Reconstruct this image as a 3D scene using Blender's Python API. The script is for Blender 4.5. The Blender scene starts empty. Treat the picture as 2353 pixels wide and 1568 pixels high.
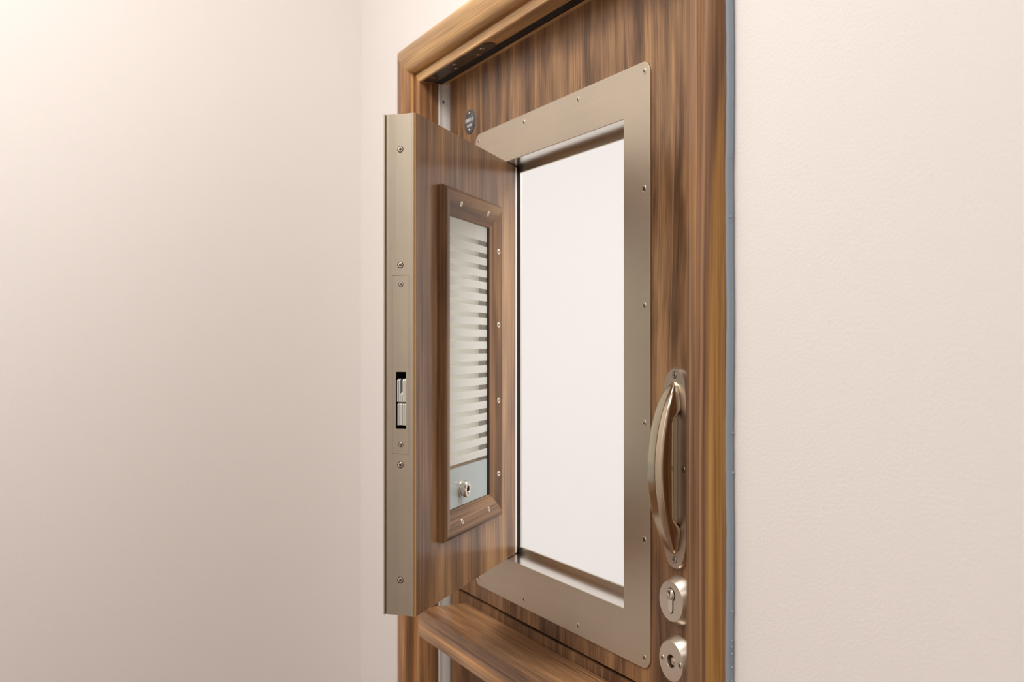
import bpy, bmesh, math, random
from mathutils import Vector, Matrix
random.seed(7)
S = bpy.context.scene
COL = S.collection
R = math.radians
V = Vector

# ------------------------------------------------------------------ camera, world, lights, exposure
# world: door face is the plane y = 0, the room is at y < 0, X runs to the right along the door, metres
cam_data = bpy.data.cameras.new('camera')
cam_data.sensor_width = 36.0
cam_data.lens = 36.0
cam_data.shift_y = 9.0 / 2353.0
cam_data.clip_start = 0.02
cam_data.dof.use_dof = True
cam_data.dof.focus_distance = 1.40
cam_data.dof.aperture_fstop = 6.3
cam = bpy.data.objects.new('camera', cam_data)
cam.location = (0.0, -0.794, 1.40)
cam.rotation_euler = (R(90), 0, R(63.445))
COL.objects.link(cam)
S.camera = cam

S.view_settings.view_transform = 'Standard'
S.view_settings.look = 'None'
S.view_settings.gamma = 1.0
S.view_settings.use_curve_mapping = False
S.view_settings.exposure = 0.12

world = bpy.data.worlds.new('world')
S.world = world
world.use_nodes = True
world.node_tree.nodes['Background'].inputs['Color'].default_value = (1.0, 0.96, 0.92, 1)
world.node_tree.nodes['Background'].inputs['Strength'].default_value = 0.05


def area(name, loc, sx, sy, watts, color, rot=(0, 0, 0)):
    d = bpy.data.lights.new(name, 'AREA')
    d.shape = 'RECTANGLE'
    d.size = sx
    d.size_y = sy
    d.energy = watts
    d.color = color
    o = bpy.data.objects.new(name, d)
    o.location = loc
    o.rotation_euler = rot
    COL.objects.link(o)
    return o


CEIL = 2.90
WARM = (1.0, 0.98, 0.955)
area('ceiling_and_fill_light', (-1.26, -1.05, CEIL - 0.02), 0.60, 0.60, 22.0, WARM)
area('ceiling_and_fill_light', (-0.90, -2.15, CEIL - 0.02), 0.60, 0.60, 15.0, WARM)  # added fill lamp, not a known panel; lifts the lower walls
area('ceiling_and_fill_light', (0.55, -1.15, CEIL - 0.02), 0.60, 0.60, 6.5, WARM)
area('far_room_panel_light', (-0.9, 1.25, CEIL - 0.02), 1.2, 1.2, 32.5, (1.0, 0.995, 0.99))
area('far_room_panel_light', (0.9, 1.25, CEIL - 0.02), 1.2, 1.2, 22.5, (1.0, 0.995, 0.99))


# ------------------------------------------------------------------ materials
def new_mat(name):
    m = bpy.data.materials.new(name)
    m.use_nodes = True
    nt = m.node_tree
    return m, nt, nt.nodes['Principled BSDF']


def node(nt, kind, **kw):
    n = nt.nodes.new(kind)
    for k, v in kw.items():
        setattr(n, k, v)
    return n


def setin(nt, sock, val):
    if hasattr(val, 'is_output') or isinstance(val, bpy.types.NodeSocket):
        nt.links.new(val, sock)
    else:
        sock.default_value = val


def math_n(nt, op, a, b=None, c=None, clamp=False):
    n = node(nt, 'ShaderNodeMath', operation=op, use_clamp=clamp)
    setin(nt, n.inputs[0], a)
    if b is not None:
        setin(nt, n.inputs[1], b)
    if c is not None:
        setin(nt, n.inputs[2], c)
    return n.outputs[0]


def combine(nt, x, y, z):
    n = node(nt, 'ShaderNodeCombineXYZ')
    for i, v in enumerate((x, y, z)):
        setin(nt, n.inputs[i], v)
    return n.outputs[0]


def noise(nt, vec, scale=1.0, detail=2.0, rough=0.5, dist=0.0):
    n = node(nt, 'ShaderNodeTexNoise')
    nt.links.new(vec, n.inputs['Vector'])
    n.inputs['Scale'].default_value = scale
    n.inputs['Detail'].default_value = detail
    n.inputs['Roughness'].default_value = rough
    n.inputs['Distortion'].default_value = dist
    return n.outputs['Fac']


def ramp(nt, fac, stops, interp='LINEAR'):
    n = node(nt, 'ShaderNodeValToRGB')
    n.color_ramp.interpolation = interp
    el = n.color_ramp.elements
    while len(el) > 1:
        el.remove(el[-1])
    el[0].position = stops[0][0]
    el[0].color = tuple(stops[0][1]) + (1,)
    for p, c in stops[1:]:
        e = el.new(p)
        e.color = tuple(c) + (1,)
    nt.links.new(fac, n.inputs[0])
    return n.outputs['Color']


def rampv(nt, fac, a, b):
    n = node(nt, 'ShaderNodeMapRange')
    n.inputs[1].default_value = a
    n.inputs[2].default_value = b
    n.clamp = True
    nt.links.new(fac, n.inputs[0])
    return n.outputs[0]


def mix(nt, fac, a, b, blend='MIX'):
    n = node(nt, 'ShaderNodeMix', data_type='RGBA', blend_type=blend)
    setin(nt, n.inputs[0], fac)
    for s, v in ((n.inputs[6], a), (n.inputs[7], b)):
        if isinstance(v, tuple):
            s.default_value = v + (1,) if len(v) == 3 else v
        else:
            nt.links.new(v, s)
    return n.outputs[2]


def bump(nt, bsdf, h, strength, distance=0.001):
    n = node(nt, 'ShaderNodeBump')
    n.inputs['Strength'].default_value = strength
    n.inputs['Distance'].default_value = distance
    nt.links.new(h, n.inputs['Height'])
    nt.links.new(n.outputs[0], bsdf.inputs['Normal'])


def wood(name, grain='z', off=(0, 0, 0), tone=1.0, red=1.0, amber=0.55, cathedral=1.0, rough=0.33, coat=0.25, sap=False,
         straight=1.0, con=1.0, jagged=0.12, spec=0.3, fine=1.0):
    m, nt, b = new_mat(name)
    tc = node(nt, 'ShaderNodeTexCoord')
    sep = node(nt, 'ShaderNodeSeparateXYZ')
    nt.links.new(tc.outputs['Object'], sep.inputs[0])
    X, Y, Z = sep.outputs
    if grain == 'z':
        A, B, L = X, Y, Z
    elif grain == 'x':
        A, B, L = Z, Y, X
    else:
        A, B, L = X, Z, Y
    A = math_n(nt, 'ADD', A, off[0])
    B = math_n(nt, 'ADD', B, off[1])
    L = math_n(nt, 'ADD', L, off[2])

    def vec(sa, sl, sb=None):
        sb = sa if sb is None else sb
        return combine(nt, math_n(nt, 'MULTIPLY', A, sa), math_n(nt, 'MULTIPLY', B, sb), math_n(nt, 'MULTIPLY', L, sl))
    # slow sideways wander of the grain
    wander = noise(nt, vec(5, 1.3), 1.0, 2.0)
    wob = math_n(nt, 'MULTIPLY_ADD', wander, 0.05 * cathedral, -0.025 * cathedral)
    A = math_n(nt, 'ADD', A, wob)
    # flame figure : jagged tongues
    jag = noise(nt, vec(120, 0.6), 1.0, 3.0, 0.6)
    Lj = math_n(nt, 'ADD', L, math_n(nt, 'MULTIPLY', jag, jagged))
    fv = combine(nt, math_n(nt, 'MULTIPLY', A, 20), math_n(nt, 'MULTIPLY', B, 20), math_n(nt, 'MULTIPLY', Lj, 4.2 * cathedral))
    flame = noise(nt, fv, 1.0, 3.0, 0.6, 0.2)
    band = noise(nt, vec(38, 0.5), 1.0, 3.0)
    tones = math_n(nt, 'ADD', math_n(nt, 'MULTIPLY', flame, 0.70), math_n(nt, 'MULTIPLY', band, 0.30))
    t = tone
    col = ramp(nt, tones, [(0.5 + (0.36 - 0.5) / con, (0.105 * t, 0.0508 * t * red, 0.0228 * t)),
                           (0.5 + (0.46 - 0.5) / con, (0.205 * t, 0.102 * t * red, 0.0465 * t)),
                           (0.5 + (0.53 - 0.5) / con, (0.305 * t, 0.159 * t * red, 0.072 * t)),
                           (0.5 + (0.64 - 0.5) / con, (0.450 * t, 0.252 * t * red, 0.112 * t))])
    # amber streaks
    st = noise(nt, vec(75, 0.55), 1.0, 1.5, 0.5)
    sf = math_n(nt, 'MULTIPLY', rampv(nt, st, 0.60, 0.70), amber)
    col = mix(nt, sf, col, (0.56 * t, 0.29 * t, 0.105 * t))
    # dark growth lines
    dl = noise(nt, vec(120, 1.1), 1.0, 2.0, 0.55)
    df = math_n(nt, 'MULTIPLY', rampv(nt, dl, 0.58, 0.74), 0.62 * straight)
    col = mix(nt, df, col, (0.085 * t, 0.042 * t, 0.024 * t))
    # fine fibre
    fib = noise(nt, vec(480, 7), 1.0, 2.0, 0.6)
    fm = math_n(nt, 'MULTIPLY_ADD', fib, 1.0, 0.50)
    col = mix(nt, 1.0, col, combine(nt, fm, fm, fm), 'MULTIPLY')
    mid = noise(nt, vec(330, 1.2), 1.0, 1.0, 0.5)
    mm = math_n(nt, 'MULTIPLY_ADD', mid, fine, 1.0 - fine * 0.5)
    col = mix(nt, 1.0, col, combine(nt, mm, mm, mm), 'MULTIPLY')
    li = noise(nt, vec(190, 0.7), 1.0, 1.0, 0.5)
    lf = math_n(nt, 'MULTIPLY', rampv(nt, li, 0.64, 0.68), 0.5)
    col = mix(nt, lf, col, (0.47 * t, 0.265 * t, 0.15 * t))
    if sap:
        # amber sapwood on the outer side, its edge drifting outwards towards the top
        h = math_n(nt, 'MAXIMUM', math_n(nt, 'MULTIPLY', math_n(nt, 'SUBTRACT', Z, 1.05), 1.0 / 0.72), 0.0)
        edge = math_n(nt, 'MULTIPLY_ADD', math_n(nt, 'POWER', h, 3.2), 0.0200, 0.0)
        d = math_n(nt, 'SUBTRACT', math_n(nt, 'ADD', X, math_n(nt, 'MULTIPLY', fib, 0.0015)), edge)
        k = rampv(nt, d, -0.0005, 0.0035)
        fib2 = noise(nt, vec(300, 3), 1.0, 3.0, 0.6)
        sapc = ramp(nt, fib2, [(0.35, (0.25 * t, 0.118 * t, 0.034 * t)), (0.5, (0.36 * t, 0.18 * t, 0.052 * t)),
                               (0.68, (0.46 * t, 0.245 * t, 0.08 * t))])
        dk = math_n(nt, 'MULTIPLY', math_n(nt, 'MULTIPLY', rampv(nt, d, -0.011, -0.002),
                    rampv(nt, d, 0.001, -0.003)), 0.45)
        col = mix(nt, dk, col, (0.12, 0.055, 0.03))
        col = mix(nt, k, col, sapc)
    nt.links.new(col, b.inputs['Base Color'])
    rr = math_n(nt, 'MULTIPLY_ADD', fib, 0.16, rough - 0.08)
    nt.links.new(rr, b.inputs['Roughness'])
    b.inputs['Specular IOR Level'].default_value = spec
    b.inputs['Coat Weight'].default_value = coat
    b.inputs['Coat Roughness'].default_value = 0.16
    bump(nt, b, fib, 0.10, 0.0004)
    return m


def steel(name, col, rough, axis='x', brush=0.12, stretch=260, blotch=0.15):
    m, nt, b = new_mat(name)
    tc = node(nt, 'ShaderNodeTexCoord')
    sep = node(nt, 'ShaderNodeSeparateXYZ')
    nt.links.new(tc.outputs['Object'], sep.inputs[0])
    X, Y, Z = sep.outputs
    s1, s2 = (3.0, stretch * 3.0) if axis == 'x' else (stretch * 3.0, 3.0)
    v = combine(nt, math_n(nt, 'MULTIPLY', X, s1), math_n(nt, 'MULTIPLY', Y, s1 if axis == 'x' else s1), math_n(nt, 'MULTIPLY', Z, s2))
    n1 = noise(nt, v, 1.0, 3.0, 0.6)
    n2 = noise(nt, tc.outputs['Object'], 9.0, 3.0, 0.55)
    f = math_n(nt, 'MULTIPLY_ADD', n1, brush, 1.0 - brush * 0.5)
    f = math_n(nt, 'MULTIPLY', f, math_n(nt, 'MULTIPLY_ADD', n2, blotch, 1.0 - blotch * 0.5))
    c = mix(nt, 1.0, (col[0], col[1], col[2]), combine(nt, f, f, f), 'MULTIPLY')
    nt.links.new(c, b.inputs['Base Color'])
    b.inputs['Metallic'].default_value = 1.0
    r = math_n(nt, 'MULTIPLY_ADD', n1, 0.12, rough - 0.06)
    nt.links.new(r, b.inputs['Roughness'])
    bump(nt, b, n1, 0.10, 0.0003)
    return m


def plain(name, col, rough=0.5, metal=0.0, spec=0.5, bump_scale=None, bump_str=0.1, vary=0.0):
    m, nt, b = new_mat(name)
    b.inputs['Base Color'].default_value = tuple(col) + (1,)
    b.inputs['Roughness'].default_value = rough
    b.inputs['Metallic'].default_value = metal
    b.inputs['Specular IOR Level'].default_value = spec
    tc = node(nt, 'ShaderNodeTexCoord')
    if vary:
        n = noise(nt, tc.outputs['Object'], 5.0, 3.0, 0.5)
        f = math_n(nt, 'MULTIPLY_ADD', n, vary, 1.0 - vary * 0.5)
        nt.links.new(mix(nt, 1.0, (col[0], col[1], col[2]), combine(nt, f, f, f), 'MULTIPLY'), b.inputs['Base Color'])
    if bump_scale:
        n = noise(nt, tc.outputs['Object'], bump_scale, 3.0, 0.55)
        bump(nt, b, n, bump_str, 0.001)
    return m


WALL = plain('wall_paint', (0.85, 0.803, 0.772), 0.62, spec=0.3, bump_scale=260, bump_str=0.30, vary=0.02)
WALL_FAR = plain('far_wall_paint', (0.87, 0.855, 0.845), 0.7, spec=0.3)
CEILM = plain('ceiling_paint', (0.86, 0.85, 0.83), 0.8, spec=0.2)
FLOORM = plain('floor_vinyl', (0.22, 0.145, 0.10), 0.5, spec=0.4, vary=0.15)
FLOOR_FAR = plain('pale_floor', (0.70, 0.68, 0.66), 0.6, spec=0.3)
W_DOOR = wood('walnut_veneer_door', 'z', (3.1, 0, 0.4), 0.78, amber=0.6, cathedral=1.0, con=1.12, coat=0.04)
W_LOW = wood('walnut_veneer_lower', 'z', (5.3, 0, 2.4), 0.74, amber=0.5, coat=0.04)
W_HATCH = wood('walnut_veneer_hatch', 'z', (9.27, 1.0, 1.7), 1.0, red=1.0, fine=1.4, amber=0.5, cathedral=0.6, rough=0.40, coat=0.32)
W_JAMB = wood('walnut_jamb', 'z', (1.7, 4.0, 0.3), 1.45, amber=0.75, cathedral=0.5, con=0.75, coat=0.06)
W_HEAD = wood('walnut_head', 'x', (2.9, 2.0, 0.9), 2.1, red=1.14, amber=0.2, cathedral=0.5, con=0.55, straight=0.25, fine=0.6, coat=0.06)
W_RIGHT = wood('walnut_sapwood_jamb', 'z', (6.1, 3.0, 0.8), 1.05, amber=0.0, cathedral=0.5, sap=True, con=0.55, fine=1.5, coat=0.06)
W_SHELF = wood('walnut_shelf', 'x', (7.7, 1.3, 0.2), 1.10, amber=0.8, cathedral=0.6, con=0.85)
W_BEADZ = wood('walnut_bead_upright', 'z', (8.8, 2.2, 0.6), 0.80, amber=0.25, cathedral=0.5, rough=0.46, coat=0.08)
W_BEADX = wood('walnut_bead_cross', 'x', (8.1, 2.7, 0.1), 0.80, amber=0.2, cathedral=0.5, rough=0.46, coat=0.08)
LIP = plain('amber_lipping', (0.56, 0.31, 0.10), 0.4)
STEEL = steel('brushed_steel_plate', (0.60, 0.53, 0.43), 0.46, 'x', 0.26)
STEEL_V = steel('brushed_steel_edge', (0.47, 0.415, 0.335), 0.46, 'z', 0.18)
STEEL_R = steel('satin_steel_reveal', (0.72, 0.67, 0.62), 0.20, 'x', 0.03)
SATIN = steel('satin_steel_fitting', (0.70, 0.625, 0.535), 0.33, 'x', 0.03, blotch=0.12)
POLISH = steel('worn_handle_metal', (0.62, 0.52, 0.395), 0.20, 'z', 0.03, blotch=0.06)
BRIGHT = steel('bright_steel', (0.80, 0.74, 0.65), 0.16, 'x', 0.02)
SCREWM = steel('screw_steel', (0.62, 0.55, 0.46), 0.25, 'x', 0.02)
BRASS = plain('brass_screw', (0.83, 0.68, 0.42), 0.25, 1.0)
BLACK = plain('black_rubber', (0.012, 0.011, 0.010), 0.6, spec=0.3)
DARK = plain('dark_recess', (0.015, 0.012, 0.010), 0.7, spec=0.2)
BRONZE = plain('bronze_tinted_plate', (0.065, 0.043, 0.028), 0.3, spec=0.35)
ALU = plain('pale_aluminium_cover', (0.78, 0.76, 0.72), 0.35, 0.0, 0.5)
BLUE = plain('blue_grey_paint', (0.345, 0.41, 0.48), 0.45, spec=0.4, bump_scale=90, bump_str=0.35, vary=0.12)
DISC = plain('dark_grey_engraved_disc', (0.075, 0.08, 0.085), 0.45)
WHITE_INK = plain('white_lettering', (0.72, 0.69, 0.66), 0.5)
PANELG = plain('grey_blue_backing', (0.43, 0.485, 0.48), 0.3)
BOLT = plain('pale_zinc_bolt', (0.62, 0.62, 0.58), 0.38, 0.35)


def frosted(nt, light):
    """thin etched layer: scatters light back and through, under a smooth glass surface"""
    b = nt.nodes['Principled BSDF']
    b.inputs['Base Color'].default_value = light + (1,)
    b.inputs['Roughness'].default_value = 0.06
    b.inputs['Specular IOR Level'].default_value = 0.5
    t = node(nt, 'ShaderNodeBsdfTranslucent')
    t.inputs[0].default_value = light + (1,)
    m = node(nt, 'ShaderNodeMixShader')
    m.inputs[0].default_value = 0.45
    nt.links.new(b.outputs[0], m.inputs[1])
    nt.links.new(t.outputs[0], m.inputs[2])
    return m


def striped_glass(name, period, duty, phase, top, light, see):
    """clear glass with frosted horizontal stripes"""
    m, nt, b = new_mat(name)
    tc = node(nt, 'ShaderNodeTexCoord')
    sep = node(nt, 'ShaderNodeSeparateXYZ')
    nt.links.new(tc.outputs['Object'], sep.inputs[0])
    u = math_n(nt, 'FRACT', math_n(nt, 'ADD', math_n(nt, 'DIVIDE', sep.outputs[2], period), phase))
    a = math_n(nt, 'MULTIPLY', rampv(nt, u, 0.0, 0.03), rampv(nt, u, duty + 0.03, duty))
    a = math_n(nt, 'MAXIMUM', a, rampv(nt, sep.outputs[2], top, top + 0.0005))
    b = frosted(nt, light)
    tr = node(nt, 'ShaderNodeBsdfTransparent')
    tr.inputs[0].default_value = see + (1,)
    gl = node(nt, 'ShaderNodeBsdfGlossy')
    gl.inputs['Roughness'].default_value = 0.03
    fr = node(nt, 'ShaderNodeFresnel')
    fr.inputs[0].default_value = 1.5
    clear = node(nt, 'ShaderNodeMixShader')
    nt.links.new(fr.outputs[0], clear.inputs[0])
    nt.links.new(tr.outputs[0], clear.inputs[1])
    nt.links.new(gl.outputs[0], clear.inputs[2])
    mx = node(nt, 'ShaderNodeMixShader')
    nt.links.new(a, mx.inputs[0])
    nt.links.new(clear.outputs[0], mx.inputs[1])
    nt.links.new(b.outputs[0], mx.inputs[2])
    out = nt.nodes['Material Output']
    nt.links.new(mx.outputs[0], out.inputs['Surface'])
    return m


GLASS_F = striped_glass('striped_privacy_glass', 0.0195, 0.60, 0.19, 0.5423, (0.90, 0.915, 0.88), (0.95, 0.98, 0.96))
GLASS_B, _nt, _b = new_mat('frosted_rear_glass')
_nt.links.new(frosted(_nt, (0.95, 0.93, 0.88)).outputs[0], _nt.nodes['Material Output'].inputs['Surface'])
CLEAR, _nt, _b = new_mat('clear_glass_face')
_t = node(_nt, 'ShaderNodeBsdfTransparent')
_t.inputs[0].default_value = (0.97, 0.985, 0.975, 1)
_nt.links.new(_t.outputs[0], _nt.nodes['Material Output'].inputs['Surface'])


# ------------------------------------------------------------------ mesh helpers
def BM():
    return bmesh.new()


def box(bm, x0, x1, y0, y1, z0, z1, bev=0.0, seg=2, mi=0):
    t = bmesh.new()
    vs = [t.verts.new((x, y, z)) for x in (x0, x1) for y in (y0, y1) for z in (z0, z1)]
    for f in ((0, 1, 3, 2), (4, 6, 7, 5), (0, 4, 5, 1), (2, 3, 7, 6), (0, 2, 6, 4), (1, 5, 7, 3)):
        t.faces.new([vs[i] for i in f])
    bmesh.ops.recalc_face_normals(t, faces=t.faces)
    if bev:
        bmesh.ops.bevel(t, geom=list(t.edges), offset=bev, segments=seg, profile=0.5, affect='EDGES')
    join(bm, t, mi)


def join(bm, t, mi=0, mat=None):
    mp = {}
    for v in t.verts:
        co = v.co if mat is None else mat @ v.co
        mp[v] = bm.verts.new(co)
    for f in t.faces:
        try:
            g = bm.faces.new([mp[v] for v in f.verts])
            g.smooth = f.smooth
            g.material_index = mi if mi else f.material_index
        except ValueError:
            pass
    t.free()


def prism(bm, outer, holes, d0, d1, frame, mi=0, bev=0.0):
    """polygon with holes given in (u, v); frame(u, v, d) -> point; extruded from d0 to d1"""
    t = bmesh.new()
    loops = [outer] + list(holes)
    edges = []
    for lp in loops:
        vs = [t.verts.new((u, v, 0)) for u, v in lp]
        for i in range(len(vs)):
            edges.append(t.edges.new((vs[i], vs[(i + 1) % len(vs)])))
    bmesh.ops.triangle_fill(t, use_beauty=True, use_dissolve=False, edges=edges)
    # drop triangles that fell in a hole
    def inside(p, lp):
        c = False
        n = len(lp)
        for i in range(n):
            a, b = lp[i], lp[(i + 1) % n]
            if (a[1] > p[1]) != (b[1] > p[1]) and p[0] < (b[0] - a[0]) * (p[1] - a[1]) / (b[1] - a[1]) + a[0]:
                c = not c
        return c
    dead = [f for f in t.faces if any(inside(f.calc_center_median(), h) for h in holes) or not inside(f.calc_center_median(), outer)]
    if dead:
        bmesh.ops.delete(t, geom=dead, context='FACES_ONLY')
    base = list(t.faces)
    r = bmesh.ops.extrude_face_region(t, geom=base)
    up = [e for e in r['geom'] if isinstance(e, bmesh.types.BMVert)]
    for v in t.verts:
        v.co.z = d0
    for v in up:
        v.co.z = d1
    for v in t.verts:
        v.co = frame(*v.co)
    bmesh.ops.recalc_face_normals(t, faces=t.faces)
    if bev:
        es = [e for e in t.edges if len(e.link_faces) == 2 and e.calc_face_angle(0) > R(50)]
        bmesh.ops.bevel(t, geom=es, offset=bev, segments=2, profile=0.5, affect='EDGES')
    join(bm, t, mi)


def front(u, v, d):
    return V((u, d, v))


def rect(x0, x1, z0, z1):
    return [(x0, z0), (x1, z0), (x1, z1), (x0, z1)]


def rrect(x0, x1, z0, z1, r, n=8):
    pts = []
    for cx, cz, a0 in ((x1 - r, z0 + r, -90), (x1 - r, z1 - r, 0), (x0 + r, z1 - r, 90), (x0 + r, z0 + r, 180)):
        for i in range(n + 1):
            a = R(a0 + 90 * i / n)
            pts.append((cx + r * math.cos(a), cz + r * math.sin(a)))
    return pts


def circ(cx, cz, r, n=40, ry=None):
    ry = r if ry is None else ry
    return [(cx + r * math.cos(2 * math.pi * i / n), cz + ry * math.sin(2 * math.pi * i / n)) for i in range(n)]


def lathe(bm, prof, mat, n=56, mi=0, smooth=True):
    """profile of (radius, height), height along local +z, placed by mat"""
    t = bmesh.new()
    rings = []
    for r, h in prof:
        if r < 1e-7:
            rings.append([t.verts.new((0, 0, h))])
        else:
            rings.append([t.verts.new((r * math.cos(2 * math.pi * i / n), r * math.sin(2 * math.pi * i / n), h)) for i in range(n)])
    for a, b in zip(rings, rings[1:]):
        for i in range(n):
            j = (i + 1) % n
            if len(a) == 1 and len(b) == 1:
                continue
            if len(a) == 1:
                t.faces.new((a[0], b[i], b[j]))
            elif len(b) == 1:
                t.faces.new((a[i], b[0], a[j]))
            else:
                t.faces.new((a[i], b[i], b[j], a[j]))
    bmesh.ops.recalc_face_normals(t, faces=t.faces)
    for f in t.faces:
        f.smooth = smooth
    join(bm, t, mi, mat)


def outward(loc, nrm, roll=0.0):
    """matrix whose +z points along nrm at loc"""
    q = V(nrm).to_track_quat('Z', 'Y')
    return Matrix.Translation(V(loc)) @ q.to_matrix().to_4x4() @ Matrix.Rotation(roll, 4, 'Z')


BASE = {}


def link(name, bm, mats, parent=None, smooth_angle=None):
    me = bpy.data.meshes.new(name)
    p = BASE.get(parent.name) if parent else None
    if p:
        for v in bm.verts:
            v.co -= p
    bm.to_mesh(me)
    bm.free()
    for m in (mats if isinstance(mats, (list, tuple)) else [mats]):
        me.materials.append(m)
    o = bpy.data.objects.new(name, me)
    COL.objects.link(o)
    if parent:
        o.parent = parent
        if p:
            BASE[o.name] = p
    if smooth_angle:
        for f in me.polygons:
            f.use_smooth = True
        me.set_sharp_from_angle(angle=R(smooth_angle))
    return o


def empty(name, loc, rz=0.0, keep_world=True):
    o = bpy.data.objects.new(name, None)
    o.empty_display_size = 0.1
    o.location = loc
    o.rotation_euler = (0, 0, rz)
    COL.objects.link(o)
    if keep_world:
        BASE[o.name] = V(loc)
    return o


def tag(o, label=None, cat=None, kind=None, group=None):
    if label:
        o['label'] = label
    if cat:
        o['category'] = cat
    if kind:
        o['kind'] = kind
    if group:
        o['group'] = group
    return o


# one security screw, unit radius, +z outwards
def screw_mesh(name, head, ringm):
    bm = BM()
    I = Matrix.Identity(4)
    lathe(bm, [(1.0, -0.3), (1.0, 0.02), (0.98, 0.05), (0.92, 0.05), (0.86, 0.02), (0.80, 0.01)], I, 28, 1)
    lathe(bm, [(0.82, 0.02), (0.80, 0.06), (0.72, 0.085), (0.46, 0.09), (0, 0.09)], I, 28, 0)
    star = []
    for i in range(24):
        r = 0.40 + 0.07 * math.cos(6 * 2 * math.pi * i / 24)
        star.append((r * math.cos(2 * math.pi * i / 24), r * math.sin(2 * math.pi * i / 24)))
    prism(bm, star, [], 0.05, 0.10, lambda u, v, d: V((u, v, d)), 2)
    lathe(bm, [(0.13, 0.08), (0.13, 0.115), (0.10, 0.125), (0, 0.125)], I, 14, 0)
    me = bpy.data.meshes.new(name)
    bm.to_mesh(me)
    bm.free()
    for m in (head, ringm, DARK):
        me.materials.append(m)
    return me


SCREW_ME = screw_mesh('screw', SCREWM, BRIGHT)
SCREW_DK = screw_mesh('screw_sunk', SCREWM, DARK)
SCREW_BR = screw_mesh('brass_screw', BRIGHT, BRASS)


def screw(parent, loc, nrm, r, me=None, roll=None):
    o = bpy.data.objects.new('screw', me or SCREW_ME)
    COL.objects.link(o)
    p = BASE.get(parent.name)
    loc = V(loc) - p if p else V(loc)
    roll = random.uniform(0, 6.28) if roll is None else roll
    o.parent = parent
    o.matrix_local = outward(loc, nrm, roll) @ Matrix.Scale(r, 4)
    return o


# ------------------------------------------------------------------ numbers
XL, XR, ZS = -1.885, -1.007, 1.918       # inner faces of the frame
WALL_Y = -0.050
AW = 0.080                               # architrave width
HX0, HX1, HZ0, HZ1 = -1.667, -1.2297, 1.0255, 1.7205   # hatch opening

# ------------------------------------------------------------------ room shell
RX0, RX1, RY0 = -2.268, 1.60, -2.60
BX0, BX1, BY1 = -2.95, 1.60, 2.30
WB = 0.120                               # far face of the door wall
bm = BM()
hx0, hx1, hz = XL - 0.0605, XR + 0.0605, ZS + 0.0605
prism(bm, [(RX0 - 0.9, 0), (hx0, 0), (hx0, hz), (hx1, hz), (hx1, 0), (RX1 + 0.1, 0), (RX1 + 0.1, CEIL), (RX0 - 0.9, CEIL)], [], WALL_Y, WB, front)
tag(link('wall_front', bm, WALL), 'off-white painted wall that holds the walnut door', 'wall', 'structure')
bm = BM(); box(bm, RX0 - 0.1, RX0, RY0, WALL_Y, 0, CEIL)
tag(link('wall_left', bm, WALL), 'plain off-white wall filling the left of the view beside the open hatch', 'wall', 'structure')
bm = BM(); box(bm, RX1, RX1 + 0.1, RY0, WALL_Y, 0, CEIL)
tag(link('wall_right', bm, WALL), 'off-white wall at the right end of the room', 'wall', 'structure')
bm = BM(); box(bm, RX0 - 0.1, RX1 + 0.1, RY0 - 0.1, RY0, 0, CEIL)
tag(link('wall_back', bm, WALL), 'off-white wall facing the door', 'wall', 'structure')
bm = BM(); box(bm, BX0 - 0.1, BX0, WB, BY1, 0, CEIL)
tag(link('wall_beyond', bm, WALL_FAR), 'bright white wall of the next room seen through the hatch opening', 'wall', 'structure')
bm = BM(); box(bm, BX0 - 0.1, BX1 + 0.1, BY1, BY1 + 0.1, 0, CEIL)
tag(link('wall_far', bm, WALL_FAR), 'white end wall of the next room', 'wall', 'structure')
bm = BM(); box(bm, BX1, BX1 + 0.1, WB, BY1, 0, CEIL)
tag(link('wall_side', bm, WALL_FAR), 'white side wall of the next room', 'wall', 'structure')
bm = BM(); box(bm, BX0 - 0.1, BX1 + 0.1, WB, BY1 + 0.1, -0.1, 0)
tag(link('floor', bm, FLOOR_FAR), 'pale floor of the next room', 'floor', 'structure')
bm = BM(); box(bm, BX0 - 0.1, RX1 + 0.1, RY0 - 0.1, WB, -0.1, 0)
tag(link('floor', bm, FLOORM), 'warm brown vinyl floor', 'floor', 'structure')
bm = BM(); box(bm, BX0 - 0.1, RX1 + 0.1, RY0 - 0.1, BY1 + 0.1, CEIL, CEIL + 0.1)
tag(link('ceiling', bm, CEILM), 'white ceiling', 'ceiling', 'structure')

# ------------------------------------------------------------------ door frame (trim_1)
frame = tag(empty('trim_1', (XL, 0, 0)), 'walnut door frame with rounded moulding against the off-white wall', 'door frame', 'structure')
prof = [(0, 0.06), (0, -0.0555), (0.0015, -0.057), (0.0165, -0.057), (0.018, -0.0555), (0.0185, -0.051), (0.0215, -0.051), (0.022, -0.0575)]
for i in range(1, 15):
    a = math.pi * i / 15
    w = 0.051 - 0.029 * math.cos(a)
    prof.append((w, -0.0575 - 0.0225 * math.sin(a) ** 0.75 - 0.000 * i))
prof += [(AW, -0.0595), (AW, WALL_Y), (0.060, WALL_Y), (0.060, 0.06)]


def moulding(fa, fb):
    bm = BM()
    a = [bm.verts.new(fa(w, y)) for w, y in prof]
    b = [bm.verts.new(fb(w, y)) for w, y in prof]
    n = len(prof)
    for i in range(n):
        j = (i + 1) % n
        bm.faces.new((a[i], a[j], b[j], b[i]))
    bm.faces.new(a)
    bm.faces.new(b[::-1])
    bmesh.ops.recalc_face_normals(bm, faces=bm.faces)
    return bm


jl = link('jamb', moulding(lambda w, y: (XL - w, y, 0), lambda w, y: (XL - w, y, ZS + w)), W_JAMB, frame, 40)
hd = link('head', moulding(lambda w, y: (XL - w, y, ZS + w), lambda w, y: (XR + w, y, ZS + w)), W_HEAD, frame, 40)
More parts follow.
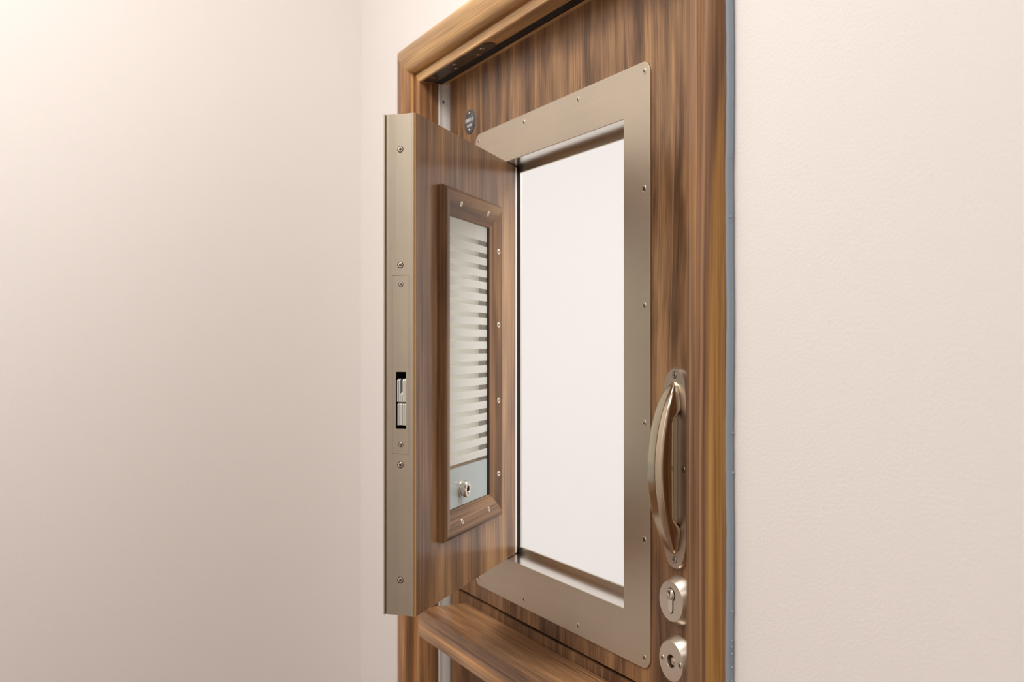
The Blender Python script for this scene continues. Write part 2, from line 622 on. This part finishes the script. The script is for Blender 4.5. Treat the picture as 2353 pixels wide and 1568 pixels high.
# the right jamb keeps its own origin on the frame's outer side so that its sapwood follows it
BASE['right_origin'] = V((-0.9415, 0, 0))
bmr = moulding(lambda w, y: (XR + w, y, 0), lambda w, y: (XR + w, y, ZS + w))
for v in bmr.verts:
    v.co.x += 0.9415
BASE_save = BASE.pop('trim_1')
jr = link('jamb', bmr, W_RIGHT, frame, 40)
jr.location = (-0.9415 - XL, 0, 0)
BASE['trim_1'] = BASE_save
tag(jr, 'right upright with an amber sapwood stripe')
# painted edge strip with runs and blobs of paint
bm = BM()
nz = 240
xo = XR + AW
rows = []
for i in range(nz + 1):
    z = 2.0 * i / nz
    wob = 0.0006 * math.sin(z * 23) + random.uniform(-0.0003, 0.0003)
    row = []
    for k, (dx, y) in enumerate(((-0.0002, -0.0606), (0.0018, -0.0600), (0.0026, -0.057), (0.0026, -0.053), (0.0018, -0.0492), (-0.0002, -0.0492))):
        row.append(bm.verts.new((xo + dx + (wob if 0 < k < 5 else 0), y + (wob if k < 2 else 0), z)))
    rows.append(row)
for a, b in zip(rows, rows[1:]):
    for k in range(5):
        f = bm.faces.new((a[k], a[k + 1], b[k + 1], b[k]))
        f.smooth = True
bmesh.ops.recalc_face_normals(bm, faces=bm.faces)
for z, y in ((1.795, -0.053), (1.612, -0.0555), (1.545, -0.055), (1.455, -0.054), (1.376, -0.0525), (1.30, -0.0525), (1.255, -0.052), (1.155, -0.053), (1.098, -0.053),
             (1.065, -0.054), (1.058, -0.0545), (1.05, -0.054), (1.043, -0.0545), (1.035, -0.0535), (1.02, -0.054), (0.985, -0.054)):
    rr = random.uniform(0.0011, 0.0022)
    lathe(bm, [(rr, 0), (rr * 0.85, 0.0006), (rr * 0.5, 0.0011), (0, 0.0013)], outward((xo + 0.0024, y, z), (1, 0, 0)), 14)
tag(link('edge_strip', bm, BLUE, frame), 'blue-grey painted strip along the outer edge')
# hinge cover on the left jamb
bm = BM()
pts = [(-0.0150, 0.0), (-0.0145, 0.0025), (-0.0120, 0.0030), (-0.0105, 0.0022), (-0.006, 0.0030), (0.000, 0.0042), (0.006, 0.0046), (0.012, 0.0042), (0.018, 0.0030), (0.021, 0.0)]
a = [bm.verts.new((XL + h, y, 0)) for y, h in pts]
b = [bm.verts.new((XL + h, y, ZS)) for y, h in pts]
for i in range(len(pts)):
    j = (i + 1) % len(pts)
    bm.faces.new((a[i], a[j], b[j], b[i]))
bm.faces.new(a); bm.faces.new(b[::-1])
bmesh.ops.recalc_face_normals(bm, faces=bm.faces)
hs = tag(link('hinge_cover', bm, ALU, frame, 50), 'pale metal cover strip beside the door edge')
for z in (1.883, 1.45, 0.95, 0.45):
    screw(hs, (XL + 0.0030, -0.0040, z), (1, 0, 0), 0.0042, SCREW_DK)
# dark seal and tinted plate under the head
bm = BM(); box(bm, XL + 0.006, XR, -0.027, -0.010, ZS - 0.0012, ZS)
link('door_seal', bm, BLACK, frame)
bm = BM()
prism(bm, [(-1.875, -0.0530)] + [(-1.600 + 0.016 * math.cos(R(t)), -0.0402 + 0.0127 * math.sin(R(t))) for t in range(-90, 91, 15)] + [(-1.875, -0.0275)],
      [], ZS - 0.0012, ZS, lambda u, v, d: V((u, v, d)))
sp = tag(link('strike_plate', bm, BRONZE, frame), 'dark tinted plate screwed under the head')
for x, y in ((-1.842, -0.044), (-1.760, -0.0305), (-1.735, -0.045), (-1.660, -0.0305), (-1.622, -0.042)):
    screw(sp, (x, y, ZS - 0.0012), (0, 0, -1), 0.0042)

# ------------------------------------------------------------------ the door (door_1)
LX0, LX1 = -1.862, -1.008
door = tag(empty('door_1', (LX0, 0, 0)), 'walnut veneered security door with a steel framed hatch opening', 'door', 'structure')
bm = BM()
prism(bm, rect(LX0, LX1, 0.9295, 1.936), [rect(HX0 - 0.002, HX1 + 0.002, HZ0 - 0.002, HZ1 + 0.002)], 0.0, 0.055, front)
link('panel', bm, W_DOOR, door)
bm = BM(); box(bm, LX0, LX1, 0.0, 0.055, 0.006, 0.9245)
link('lower_panel', bm, W_LOW, door)
bm = BM(); box(bm, LX0, LX1, 0.010, 0.050, 0.9245, 0.9295)  # black strip set behind the open gap to paint its shade
link('gap_shade_backing', bm, BLACK, door)

# steel surround
bm = BM()
prism(bm, rrect(-1.7365, -1.1635, 0.9548, 1.7902, 0.018), [rect(HX0, HX1, HZ0, HZ1)], -0.0022, 0.0, front, 0, 0.0005)
sur = tag(link('hatch_surround', bm, STEEL, door), 'brushed steel surround plate with countersunk screws')
for x in (-1.1782, -1.359, -1.540, -1.7215):
    screw(sur, (x, -0.0022, 1.7765), (0, -1, 0), 0.0050)
    screw(sur, (x, -0.0022, 0.9700), (0, -1, 0), 0.0050)
for z in (1.615, 1.4539, 1.2928, 1.1318):
    screw(sur, (-1.1782, -0.0022, z), (0, -1, 0), 0.0050)
    screw(sur, (-1.7215, -0.0022, z), (0, -1, 0), 0.0050)
bm = BM()
SD = 0.0440
t0 = 0.0018
prism(bm, rect(HX0 - t0, HX1 + t0, HZ0 - t0, HZ1 + t0), [rect(HX0, HX1, HZ0, HZ1)], 0.0, 0.060, front)
tag(link('reveal', bm, STEEL_R, sur), 'bright steel lining of the opening')
bm = BM()
prism(bm, rect(HX0, HX1, HZ0, HZ1), [rect(HX0 + 0.008, HX1 - 0.010, HZ0 + 0.0105, HZ1 - 0.0100)], SD, SD + 0.004, front)
link('stop', bm, STEEL, sur)
bm = BM()
box(bm, HX0 + 0.006, HX0 + 0.0185, SD - 0.010, SD + 0.004, HZ0 + 0.001, HZ1 - 0.001, 0.002)
link('seal', bm, BLACK, sur)

# pull handle with an infilled back
HC, HZC = -1.1025, 1.2385
ph_bm = BM()
outl = []
for sgn in (1, -1):
    for i in range(25):
        a = R(180 * i / 24) if sgn == 1 else R(180 + 180 * i / 24)
        c, s = math.cos(a), math.sin(a)
        outl.append((HC + 0.0275 * math.copysign(abs(c) ** 0.92, c), HZC + sgn * 0.090 + 0.042 * s))
t = bmesh.new()
lo = [t.verts.new((u, 0.0, v)) for u, v in outl]
m1 = [t.verts.new((u, -0.0022, v)) for u, v in outl]
hi = [t.verts.new((HC + (u - HC) * 0.93, -0.0060, HZC + (v - HZC) * 0.988)) for u, v in outl]
n = len(outl)
for A, B in ((lo, m1), (m1, hi)):
    for i in range(n):
        t.faces.new((A[i], A[(i + 1) % n], B[(i + 1) % n], B[i]))
t.faces.new(hi); t.faces.new(lo[::-1])
bmesh.ops.recalc_face_normals(t, faces=t.faces)
join(ph_bm, t)
handle = tag(link('pull_handle', ph_bm, SATIN, door, 30), 'satin metal bow pull handle on an oval back plate')
# bow
bm = BM()
NU = 44
HL = 0.1140
rings = []
for i in range(NU + 1):
    u = -1 + 2 * i / NU
    q = max(1 - u * u, 0.0)
    k = q ** 0.78
    z = HZC + u * HL
    w = 0.0182 * max(1 - abs(u) ** 3.2, 0) ** 0.55 + 0.0006
    g = min(max((abs(u) - 0.55) / 0.14, 0), 1)
    g = g * g * (3 - 2 * g)

    def yy(v):                          # depth at mid span -> depth at this station
        return -0.0062 + (v + 0.0062) * k
    yi = min((-0.0180) * (1 - g) + (-0.0055) * g, -0.0055)
    yi = max(yi, yy(-0.0240)) if abs(u) < 0.97 else -0.0055
    ring = [(0.86 * w + 0.14 * w * g, yi), (w * 1.0, yy(-0.0270)), (w * 0.80, yy(-0.0365)), (w * 0.70, yy(-0.0378)), (w * 0.34, yy(-0.0398)), (w * 0.26, yy(-0.0400)),
            (-w * 0.90, yy(-0.0372)), (-w, yy(-0.0350)), (-w * 1.0, yy(-0.0270)), (-0.86 * w - 0.14 * w * g, yi)]
    rings.append([bm.verts.new((HC + x, y, z)) for x, y in ring])
cl = bm.edges.layers.float.new('crease_edge')
for a, b in zip(rings, rings[1:]):
    m = len(a)
    for k in range(m):
        f = bm.faces.new((a[k], a[(k + 1) % m], b[(k + 1) % m], b[k]))
        f.smooth = True
bm.faces.new(rings[0]); bm.faces.new(rings[-1][::-1])
bm.edges.ensure_lookup_table()
for a, b in zip(rings, rings[1:]):
    for k, cv in ((0, 0.8), (9, 0.8), (4, 0.35), (5, 0.35), (2, 0.3), (3, 0.3), (7, 0.3)):
        e = bm.edges.get((a[k], b[k]))
        if e:
            e[cl] = cv
bmesh.ops.recalc_face_normals(bm, faces=bm.faces)
bow = tag(link('grip', bm, POLISH, handle), 'worn polished bow grip')
sm = bow.modifiers.new('subdivision', 'SUBSURF')
sm.levels = 2
sm.render_levels = 2
bm = BM(); box(bm, HC - 0.008, HC + 0.008, -0.019, -0.0055, HZC - 0.072, HZC + 0.072, 0.001)
link('web', bm, SATIN, handle)
screw(handle, (HC + 0.001, -0.0060, 1.3607), (0, -1, 0), 0.0046, SCREW_DK)
screw(handle, (HC + 0.001, -0.0060, 1.1190), (0, -1, 0), 0.0046, SCREW_DK)
screw(handle, (HC + 0.0205, -0.0060, HZC + 0.001), (0, -1, 0), 0.0040, SCREW_DK)

# key lock
LKX, L1Z, L2Z = -1.0985, 1.0665, 0.9885


def on_door(x, z, y=0.0):
    return outward((x, y, z), (0, -1, 0))


bm = BM()
lathe(bm, [(0.0325, 0), (0.0325, 0.0010), (0.0264, 0.0137), (0.0259, 0.0142), (0.020, 0.0142), (0, 0.0142)], on_door(LKX, L1Z), 72)
lock1 = tag(link('key_lock', bm, SATIN, door, 25), 'round bevelled lock rose with a key cylinder')


def keyhole(cx, cz, r, w, drop, n=22):
    a0 = math.asin(w / r)
    pts = []
    for i in range(n + 1):
        a = R(-90) + a0 + (2 * math.pi - 2 * a0) * i / n
        pts.append((cx + r * math.cos(a), cz + r * math.sin(a)))
    for i in range(11):
        a = R(180) + math.pi * i / 10
        pts.append((cx + w * math.cos(a), cz - drop + w * math.sin(a)))
    return pts


kz = L1Z + 0.0085
bm = BM(); prism(bm, keyhole(LKX, kz, 0.0091, 0.0055, 0.0192), [], -0.0142, -0.0145, front)
link('cylinder_gap', bm, DARK, lock1)
bm = BM()
prism(bm, keyhole(LKX, kz, 0.0084, 0.0047, 0.0190), [], -0.0142, -0.0152, front, 0, 0.0003)
cy = tag(link('cylinder', bm, BRIGHT, lock1), 'bright key cylinder')
bm = BM()
lathe(bm, [(0.0068, 0), (0.0068, 0.0008), (0.0060, 0.0013), (0, 0.0015)], on_door(LKX, kz, -0.0152), 32)
plug = link('plug', bm, BRIGHT, lock1)
bm = BM()
prism(bm, [(LKX - 0.0008, kz + 0.0042), (LKX + 0.0008, kz + 0.0042), (LKX + 0.0008, kz + 0.001), (LKX + 0.0016, kz), (LKX + 0.0004, kz - 0.001), (LKX + 0.0008, kz - 0.0042), (LKX - 0.0010, kz - 0.0042),
           (LKX - 0.0002, kz)], [], -0.0152, -0.01685, front)
link('keyway', bm, DARK, lock1)

# second rose with a sunk spindle
bm = BM()
lathe(bm, [(0.0325, 0), (0.0325, 0.0010), (0.0264, 0.0137), (0.0259, 0.0142), (0.020, 0.0142), (0.0092, 0.0142), (0.0084, 0.0138), (0.0083, 0.0040), (0.0078, 0.0036), (0, 0.0036)],
      on_door(LKX, L2Z), 72)
lock2 = tag(link('spindle_lock', bm, SATIN, door, 25), 'round bevelled rose with a sunk spindle and two screws')
bm = BM()
lathe(bm, [(0.0081, 0.0037), (0.0081, 0.0046), (0, 0.0046)], on_door(LKX, L2Z), 32)
link('recess', bm, DARK, lock2)
bm = BM()
lathe(bm, [(0.0054, 0.004), (0.0054, 0.0108), (0.0046, 0.0118), (0, 0.0120)], on_door(LKX + 0.0008, L2Z), 32)
link('spindle', bm, SATIN, lock2)
screw(lock2, (LKX - 0.0192, -0.0142, L2Z - 0.0003), (0, -1, 0), 0.0047)
screw(lock2, (LKX + 0.0192, -0.0142, L2Z - 0.0003), (0, -1, 0), 0.0047)

# ------------------------------------------------------------------ round door sign
SX, SZ = -1.7655, 1.8215
bm = BM()
lathe(bm, [(0.0232, 0), (0.0232, 0.0010), (0.0228, 0.0014), (0, 0.0014)], on_door(SX, SZ), 48)
sign = link('door_sign', bm, DISC)
tag(sign, 'small round dark grey number disc with white lettering on the walnut door', 'sign')


def lettering(parent, body, size, x, z, y):
    cu = bpy.data.curves.new('lettering', 'FONT')
    cu.body = body
    cu.size = size
    cu.align_x = 'CENTER'
    cu.align_y = 'CENTER'
    cu.extrude = 0.0001
    cu.offset = size * 0.015
    tmp = bpy.data.objects.new('tmp', cu)
    COL.objects.link(tmp)
    dg = bpy.context.evaluated_depsgraph_get()
    me = bpy.data.meshes.new_from_object(tmp.evaluated_get(dg))
    bpy.data.objects.remove(tmp)
    M = Matrix.Translation((x, y, z)) @ Matrix.Rotation(R(90), 4, 'X')
    me.transform(M)
    me.name = 'lettering'
    me.materials.clear()
    me.materials.append(WHITE_INK)
    o = bpy.data.objects.new('lettering', me)
    COL.objects.link(o)
    o.parent = parent
    return o


lettering(sign, 'DM02-01', 0.0098, SX, SZ + 0.0030, -0.00152)
lettering(sign, 'ROOM', 0.0072, SX, SZ - 0.0072, -0.00152)
for dz in (0.0165, -0.0150):
    bm = BM()
    lathe(bm, [(0.0023, 0), (0.0021, 0.0009), (0.0012, 0.0015), (0, 0.0016)], on_door(SX, SZ + dz, -0.0014), 20)
    link('pin', bm, BRIGHT, sign)

# ------------------------------------------------------------------ shelf on the lower panel
bm = BM()
box(bm, -1.782, -1.090, -0.0990, -0.0002, 0.8590, 0.9095, 0.0022, 3)
shelf = link('shelf', bm, W_SHELF)
tag(shelf, 'thick walnut shelf fixed to the door below the open hatch', 'shelf')

# ------------------------------------------------------------------ the hatch, swung open
ANG = R(-44.57)
hatch = empty('hatch', (-1.6355, 0.0300, HZ0 + 0.0012), ANG, keep_world=False)
tag(hatch, 'walnut hatch swung open with a striped glass panel and steel edge', 'hatch')
# local frame: x from the hinge to the free edge, y out of the inner face, z up
HH, HW, TH = 0.6925, 0.4480, 0.0460
zo = HZ0 + 0.0012
GS0, GS1, GZ0, GZ1 = 0.144, 0.326, 1.1525 - zo, 1.5935 - zo
WS = HW - 0.0030
bm = BM()


def hface(u, v, d):
    return V((u, d, v))


NZ0, NZ1 = 0.256, 0.344                 # recess for the bolts
glz = rect(GS0, GS1, GZ0, GZ1)
prism(bm, rect(0, WS, 0, HH), [glz], 0.0, -0.0130, hface)
prism(bm, [(0, 0), (WS, 0), (WS, NZ0), (WS - 0.03, NZ0), (WS - 0.03, NZ1), (WS, NZ1), (WS, HH), (0, HH)], [glz], -0.0130, -0.0310, hface)
prism(bm, rect(0, WS, 0, HH), [glz], -0.0310, -TH, hface)
link('panel', bm, W_HATCH, hatch)
# steel edge on the free side: shallow channel with a lip
bm = BM()
sec = [(WS, -0.0022), (HW + 0.0003, -0.0022), (HW + 0.0003, -0.0032)]
for i in range(1, 12):
    f = i / 12
    sec.append((HW - 0.0013 * math.sin(math.pi * f), -0.0032 - f * 0.0398))
LIPS = [(HW - 0.0002, -0.0430), (HW - 0.0012, -0.0436), (HW - 0.0012, -0.0450), (HW + 0.0020, -0.0452), (HW + 0.0020, -0.0468), (WS, -0.0468)]
sec += LIPS
SLY0, SLY1 = -0.0145, -0.0295


def edge_piece(bm, sec, z0, z1):
    t = bmesh.new()
    a = [t.verts.new((s, y, z0)) for s, y in sec]
    b = [t.verts.new((s, y, z1)) for s, y in sec]
    for i in range(len(sec)):
        j = (i + 1) % len(sec)
        t.faces.new((a[i], a[j], b[j], b[i]))
    t.faces.new(a); t.faces.new(b[::-1])
    bmesh.ops.recalc_face_normals(t, faces=t.faces)
    join(bm, t)


# the strip is split around the bolt slot
SL0, SL1 = 1.718 - (986 - 261) * 0.598 / 1000 - zo, 1.718 - (855 - 261) * 0.598 / 1000 - zo
edge_piece(bm, sec, 0, SL0)
edge_piece(bm, sec, SL1, HH)


def ys(s_y):
    f = min(max((-0.0032 - s_y) / 0.0398, 0), 1)
    return HW - 0.0013 * math.sin(math.pi * f)


secA = [(WS, -0.0022), (HW + 0.0003, -0.0022), (HW + 0.0003, -0.0032)] + [(ys(-0.0032 - i * 0.00257), -0.0032 - i * 0.00257) for i in range(1, 4)] + [(ys(SLY0), SLY0), (WS, SLY0)]
secB = [(WS, SLY1), (ys(SLY1), SLY1)] + [(ys(SLY1 - i * 0.0031), SLY1 - i * 0.0036) for i in range(1, 4)] + \
       LIPS
edge_piece(bm, secA, SL0, SL1)
edge_piece(bm, secB, SL0, SL1)
edge = tag(link('edge_strip', bm, STEEL_V, hatch), 'brushed steel strip on the free edge')
bm = BM(); box(bm, WS - 0.0015, HW - 0.0004, -0.0019, 0.0, 0.0004, HH - 0.0004)
tag(link('lipping', bm, LIP, hatch), 'thin amber wood lipping')
bm = BM(); box(bm, -0.0085, 0.0, -0.012, 0.0, 0.001, HH - 0.001)
tag(link('hinge_strip', bm, ALU, hatch), 'pale strip on the hinge side')
bm = BM(); box(bm, -0.006, -0.0, -0.040, -0.012, 0.001, HH - 0.001)
link('hinge_seal', bm, BLACK, hatch)


def ez(py):
    return 1.718 - (py - 261) * 0.598 / 1000 - zo


def ey(px):
    return -(952.5 - px) * 0.000665


for py in (341, 608, 1070, 1336):
    screw(edge, (ys(ey(918)), ey(918), ez(py)), (1, 0, 0), 0.0046, SCREW_DK)
# lock face plate, let in flush : thin dark joint then the plate
fy0, fy1, fz0, fz1 = ey(938), ey(900.5), ez(1044), ez(632.5)
bm = BM()
efr = lambda u, v, d: V((ys(u) + d, u, v))


def curved_plate(bm, y0, y1, z0, z1, hole, d0, d1, n=10):
    cols = sorted(set([y0 + (y1 - y0) * i / n for i in range(n + 1)] + ([hole[0], hole[1]] if hole else [])))
    rws = sorted(set([z0, z1] + ([hole[2], hole[3]] if hole else [])))
    t = bmesh.new()
    for a, b in zip(cols, cols[1:]):
        for c, d in zip(rws, rws[1:]):
            ym, zm = (a + b) / 2, (c + d) / 2
            if hole and hole[0] < ym < hole[1] and hole[2] < zm < hole[3]:
                continue
            t.faces.new([t.verts.new((ys(y) + d1, y, z)) for y, z in ((a, c), (b, c), (b, d), (a, d))])
    bmesh.ops.remove_doubles(t, verts=t.verts, dist=1e-6)
    bmesh.ops.recalc_face_normals(t, faces=t.faces)
    r = bmesh.ops.extrude_face_region(t, geom=list(t.faces))
    for v in [e for e in r['geom'] if isinstance(e, bmesh.types.BMVert)]:
        v.co.x += d0 - d1
    bmesh.ops.recalc_face_normals(t, faces=t.faces)
    join(bm, t)


curved_plate(bm, fy1 - 0.0005, fy0 + 0.0004, fz0 - 0.0005, fz1 + 0.0005, (SLY1, SLY0, SL0, SL1), -0.0005, 0.00012)
link('plate_joint', bm, DARK, edge)
bm = BM()
curved_plate(bm, fy1, fy0, fz0, fz1, (SLY1, SLY0, SL0, SL1), -0.0005, 0.00030)
lockp = tag(link('lock_plate', bm, STEEL_V, edge), 'flush lock face plate with a bolt slot')
for py in (653, 1023):
    screw(edge, (ys(ey(919.5)) + 0.0003, ey(919.5), ez(py)), (1, 0, 0), 0.0036, SCREW_DK)
# recess lining
bm = BM()
bx0 = WS - 0.028
box(bm, bx0 - 0.001, bx0, SLY1, SLY0, SL0, SL1)
box(bm, bx0, HW - 0.0018, SLY1 - 0.0008, SLY1, SL0, SL1)
box(bm, bx0, HW - 0.0018, SLY0, SLY0 + 0.0008, SL0, SL1)
box(bm, bx0, HW - 0.0018, SLY1, SLY0, SL0 - 0.0008, SL0)
box(bm, bx0, HW - 0.0018, SLY1, SLY0, SL1, SL1 + 0.0008)
link('bolt_recess', bm, DARK, edge)
# claw bolts: slim leaves in two tiers (fractions of the slot seen from the edge)
sw = SLY0 - SLY1
def leaf(f0, f1, p0, p1, prot):
    bm = BM()
    y0 = SLY1 + sw * f0
    y1 = SLY1 + sw * f1
    zt = SL1 - (SL1 - SL0) * p0
    zb = SL1 - (SL1 - SL0) * p1
    pr = [(bx0, zb), (HW - 0.003 + prot, zb), (HW - 0.003 + prot, zt - 0.003), (HW - 0.006 + prot, zt), (bx0, zt)]
    prism(bm, pr, [], y0, y1, lambda u, v, d: V((u, d, v)), 0, 0.0002)
    link('bolt', bm, BOLT, edge)


for f0, f1, p0 in ((0.08, 0.24, 0.12), (0.27, 0.40, 0.12), (0.42, 0.61, 0.36), (0.63, 0.77, 0.12), (0.80, 0.95, 0.12)):
    leaf(f0, f1, p0, 0.53, 0.0012)
for f0, f1, p1 in ((0.10, 0.25, 0.945), (0.28, 0.61, 0.94), (0.64, 0.77, 0.945), (0.80, 0.95, 0.945)):
    leaf(f0, f1, 0.535, p1, 0.0006)

# glazing beads: rounded, mitred
BW, BHT = 0.0395, 0.0125


def bead_h(w):
    """height of the rounded bead over the hatch face, w from the glass outwards"""
    f = min(max(w / BW, 0.0), 1.0)
    if f < 0.86:
        return 0.0012 + (BHT - 0.0012) * math.sin(math.pi / 2 * f / 0.86) ** 0.9
    return BHT - 0.0040 * ((f - 0.86) / 0.14) ** 2


bprof = [(0.0, 0.0)] + [(BW * q / 24, bead_h(BW * q / 24)) for q in range(25)] + [(BW, 0.0)]


def bead(fa, fb, m):
    bm = BM()
    a = [bm.verts.new(fa(w, h)) for w, h in bprof]
    b = [bm.verts.new(fb(w, h)) for w, h in bprof]
    n = len(bprof)
    for i in range(n):
        j = (i + 1) % n
        bm.faces.new((a[i], a[j], b[j], b[i]))
    bm.faces.new(a); bm.faces.new(b[::-1])
    bmesh.ops.recalc_face_normals(bm, faces=bm.faces)
    return link('glazing_bead', bm, m, hatch, 50)


# w = distance outwards from the glass opening; the lower lip sits inside the opening
e_ = 0.0
b_right = bead(lambda w, h: (GS0 - w, h, GZ0 - w), lambda w, h: (GS0 - w, h, GZ1 + w), W_BEADZ)
b_left = bead(lambda w, h: (GS1 + w, h, GZ0 - w), lambda w, h: (GS1 + w, h, GZ1 + w), W_BEADZ)
b_top = bead(lambda w, h: (GS0 - w, h, GZ1 + w), lambda w, h: (GS1 + w, h, GZ1 + w), W_BEADX)
b_bot = bead(lambda w, h: (GS0 - w, h, GZ0 - w), lambda w, h: (GS1 + w, h, GZ0 - w), W_BEADX)
wq = 0.0205
hq = bead_h(wq)
for z in (1.556, 1.4335, 1.307, 1.185):
    screw(b_right, (GS0 - wq, hq, z - zo), (0.30, 1, 0), 0.0043, SCREW_BR)
for x in (0.297, 0.175):
    screw(b_top, (x, bead_h(0.0195), GZ1 + 0.0195), (0, 1, -0.30), 0.0043, SCREW_BR)
    screw(b_bot, (x - 0.003, bead_h(0.0195), GZ0 - 0.0195), (0, 1, 0.30), 0.0043, SCREW_BR)
# panes: the etched layer sits on the room side face, the other faces are plain clear glass
def etched(bm):
    bm.faces.ensure_lookup_table()
    bm.normal_update()
    for f in bm.faces:
        f.material_index = 1 if f.normal.y > 0.5 else 0


bm = BM(); box(bm, GS0 + 0.0004, GS1 - 0.0004, -0.0020, -0.0010, GZ0 + 0.0605, GZ1 - 0.0005)
etched(bm)
tag(link('striped_pane', bm, (CLEAR, GLASS_F), hatch), 'glass pane with frosted horizontal stripes')
bm = BM(); box(bm, GS0 + 0.0004, GS1 - 0.0004, -0.0190, -0.0170, GZ0 + 0.0605, GZ1 - 0.0005)
etched(bm)
link('rear_pane', bm, (CLEAR, GLASS_B), hatch)
bm = BM(); box(bm, GS0 + 0.0004, GS1 - 0.0004, -0.0048, -0.0010, GZ0 + 0.0005, GZ0 + 0.0600)
gp = tag(link('backing_panel', bm, PANELG, hatch), 'blue-grey glass panel below the stripes')
bm = BM(); box(bm, GS0, GS0 + 0.0055, -0.0010, 0.0004, GZ0 + 0.0005, GZ1 - 0.0005)
link('glazing_gasket', bm, BLACK, hatch)
LIT_REVEAL = plain('lit_reveal_strip', (0.46, 0.37, 0.32), 0.4)  # light put into the colour: tone of the reveal's wood when lit
bm = BM(); box(bm, GS0, GS0 + 0.0016, -0.0168, -0.0022, GZ0 + 0.0605, GZ1 - 0.0005)  # added strip, no real spacer; lightens the dark reveal between the panes
link('lit_reveal_strip', bm, LIT_REVEAL, hatch)
# key knob
M = outward((0.2680, -0.0010, 1.1785 - zo), (0, 1, 0))
bm = BM()
lathe(bm, [(0.0132, 0), (0.0132, 0.0010), (0.0124, 0.0018), (0.0113, 0.0021), (0.0113, 0.0034), (0.0124, 0.0039), (0.0129, 0.0047), (0.0129, 0.0098), (0.0120, 0.0110), (0.0114, 0.0112),
           (0.0056, 0.0112), (0.0052, 0.0108), (0.0051, 0.006), (0, 0.006)], M, 48)
kn = tag(link('key_knob', bm, BRIGHT, hatch, 30), 'bright round key switch on the glass')
bm = BM()
lathe(bm, [(0.0050, 0.0062), (0.0050, 0.0070), (0, 0.0070)], M, 24)
prism(bm, rect(-0.0013, 0.0013, -0.0078, -0.004), [], 0.0107, 0.0115, lambda u, v, d: M @ V((u, v, d)))
link('key_socket', bm, DARK, hatch)
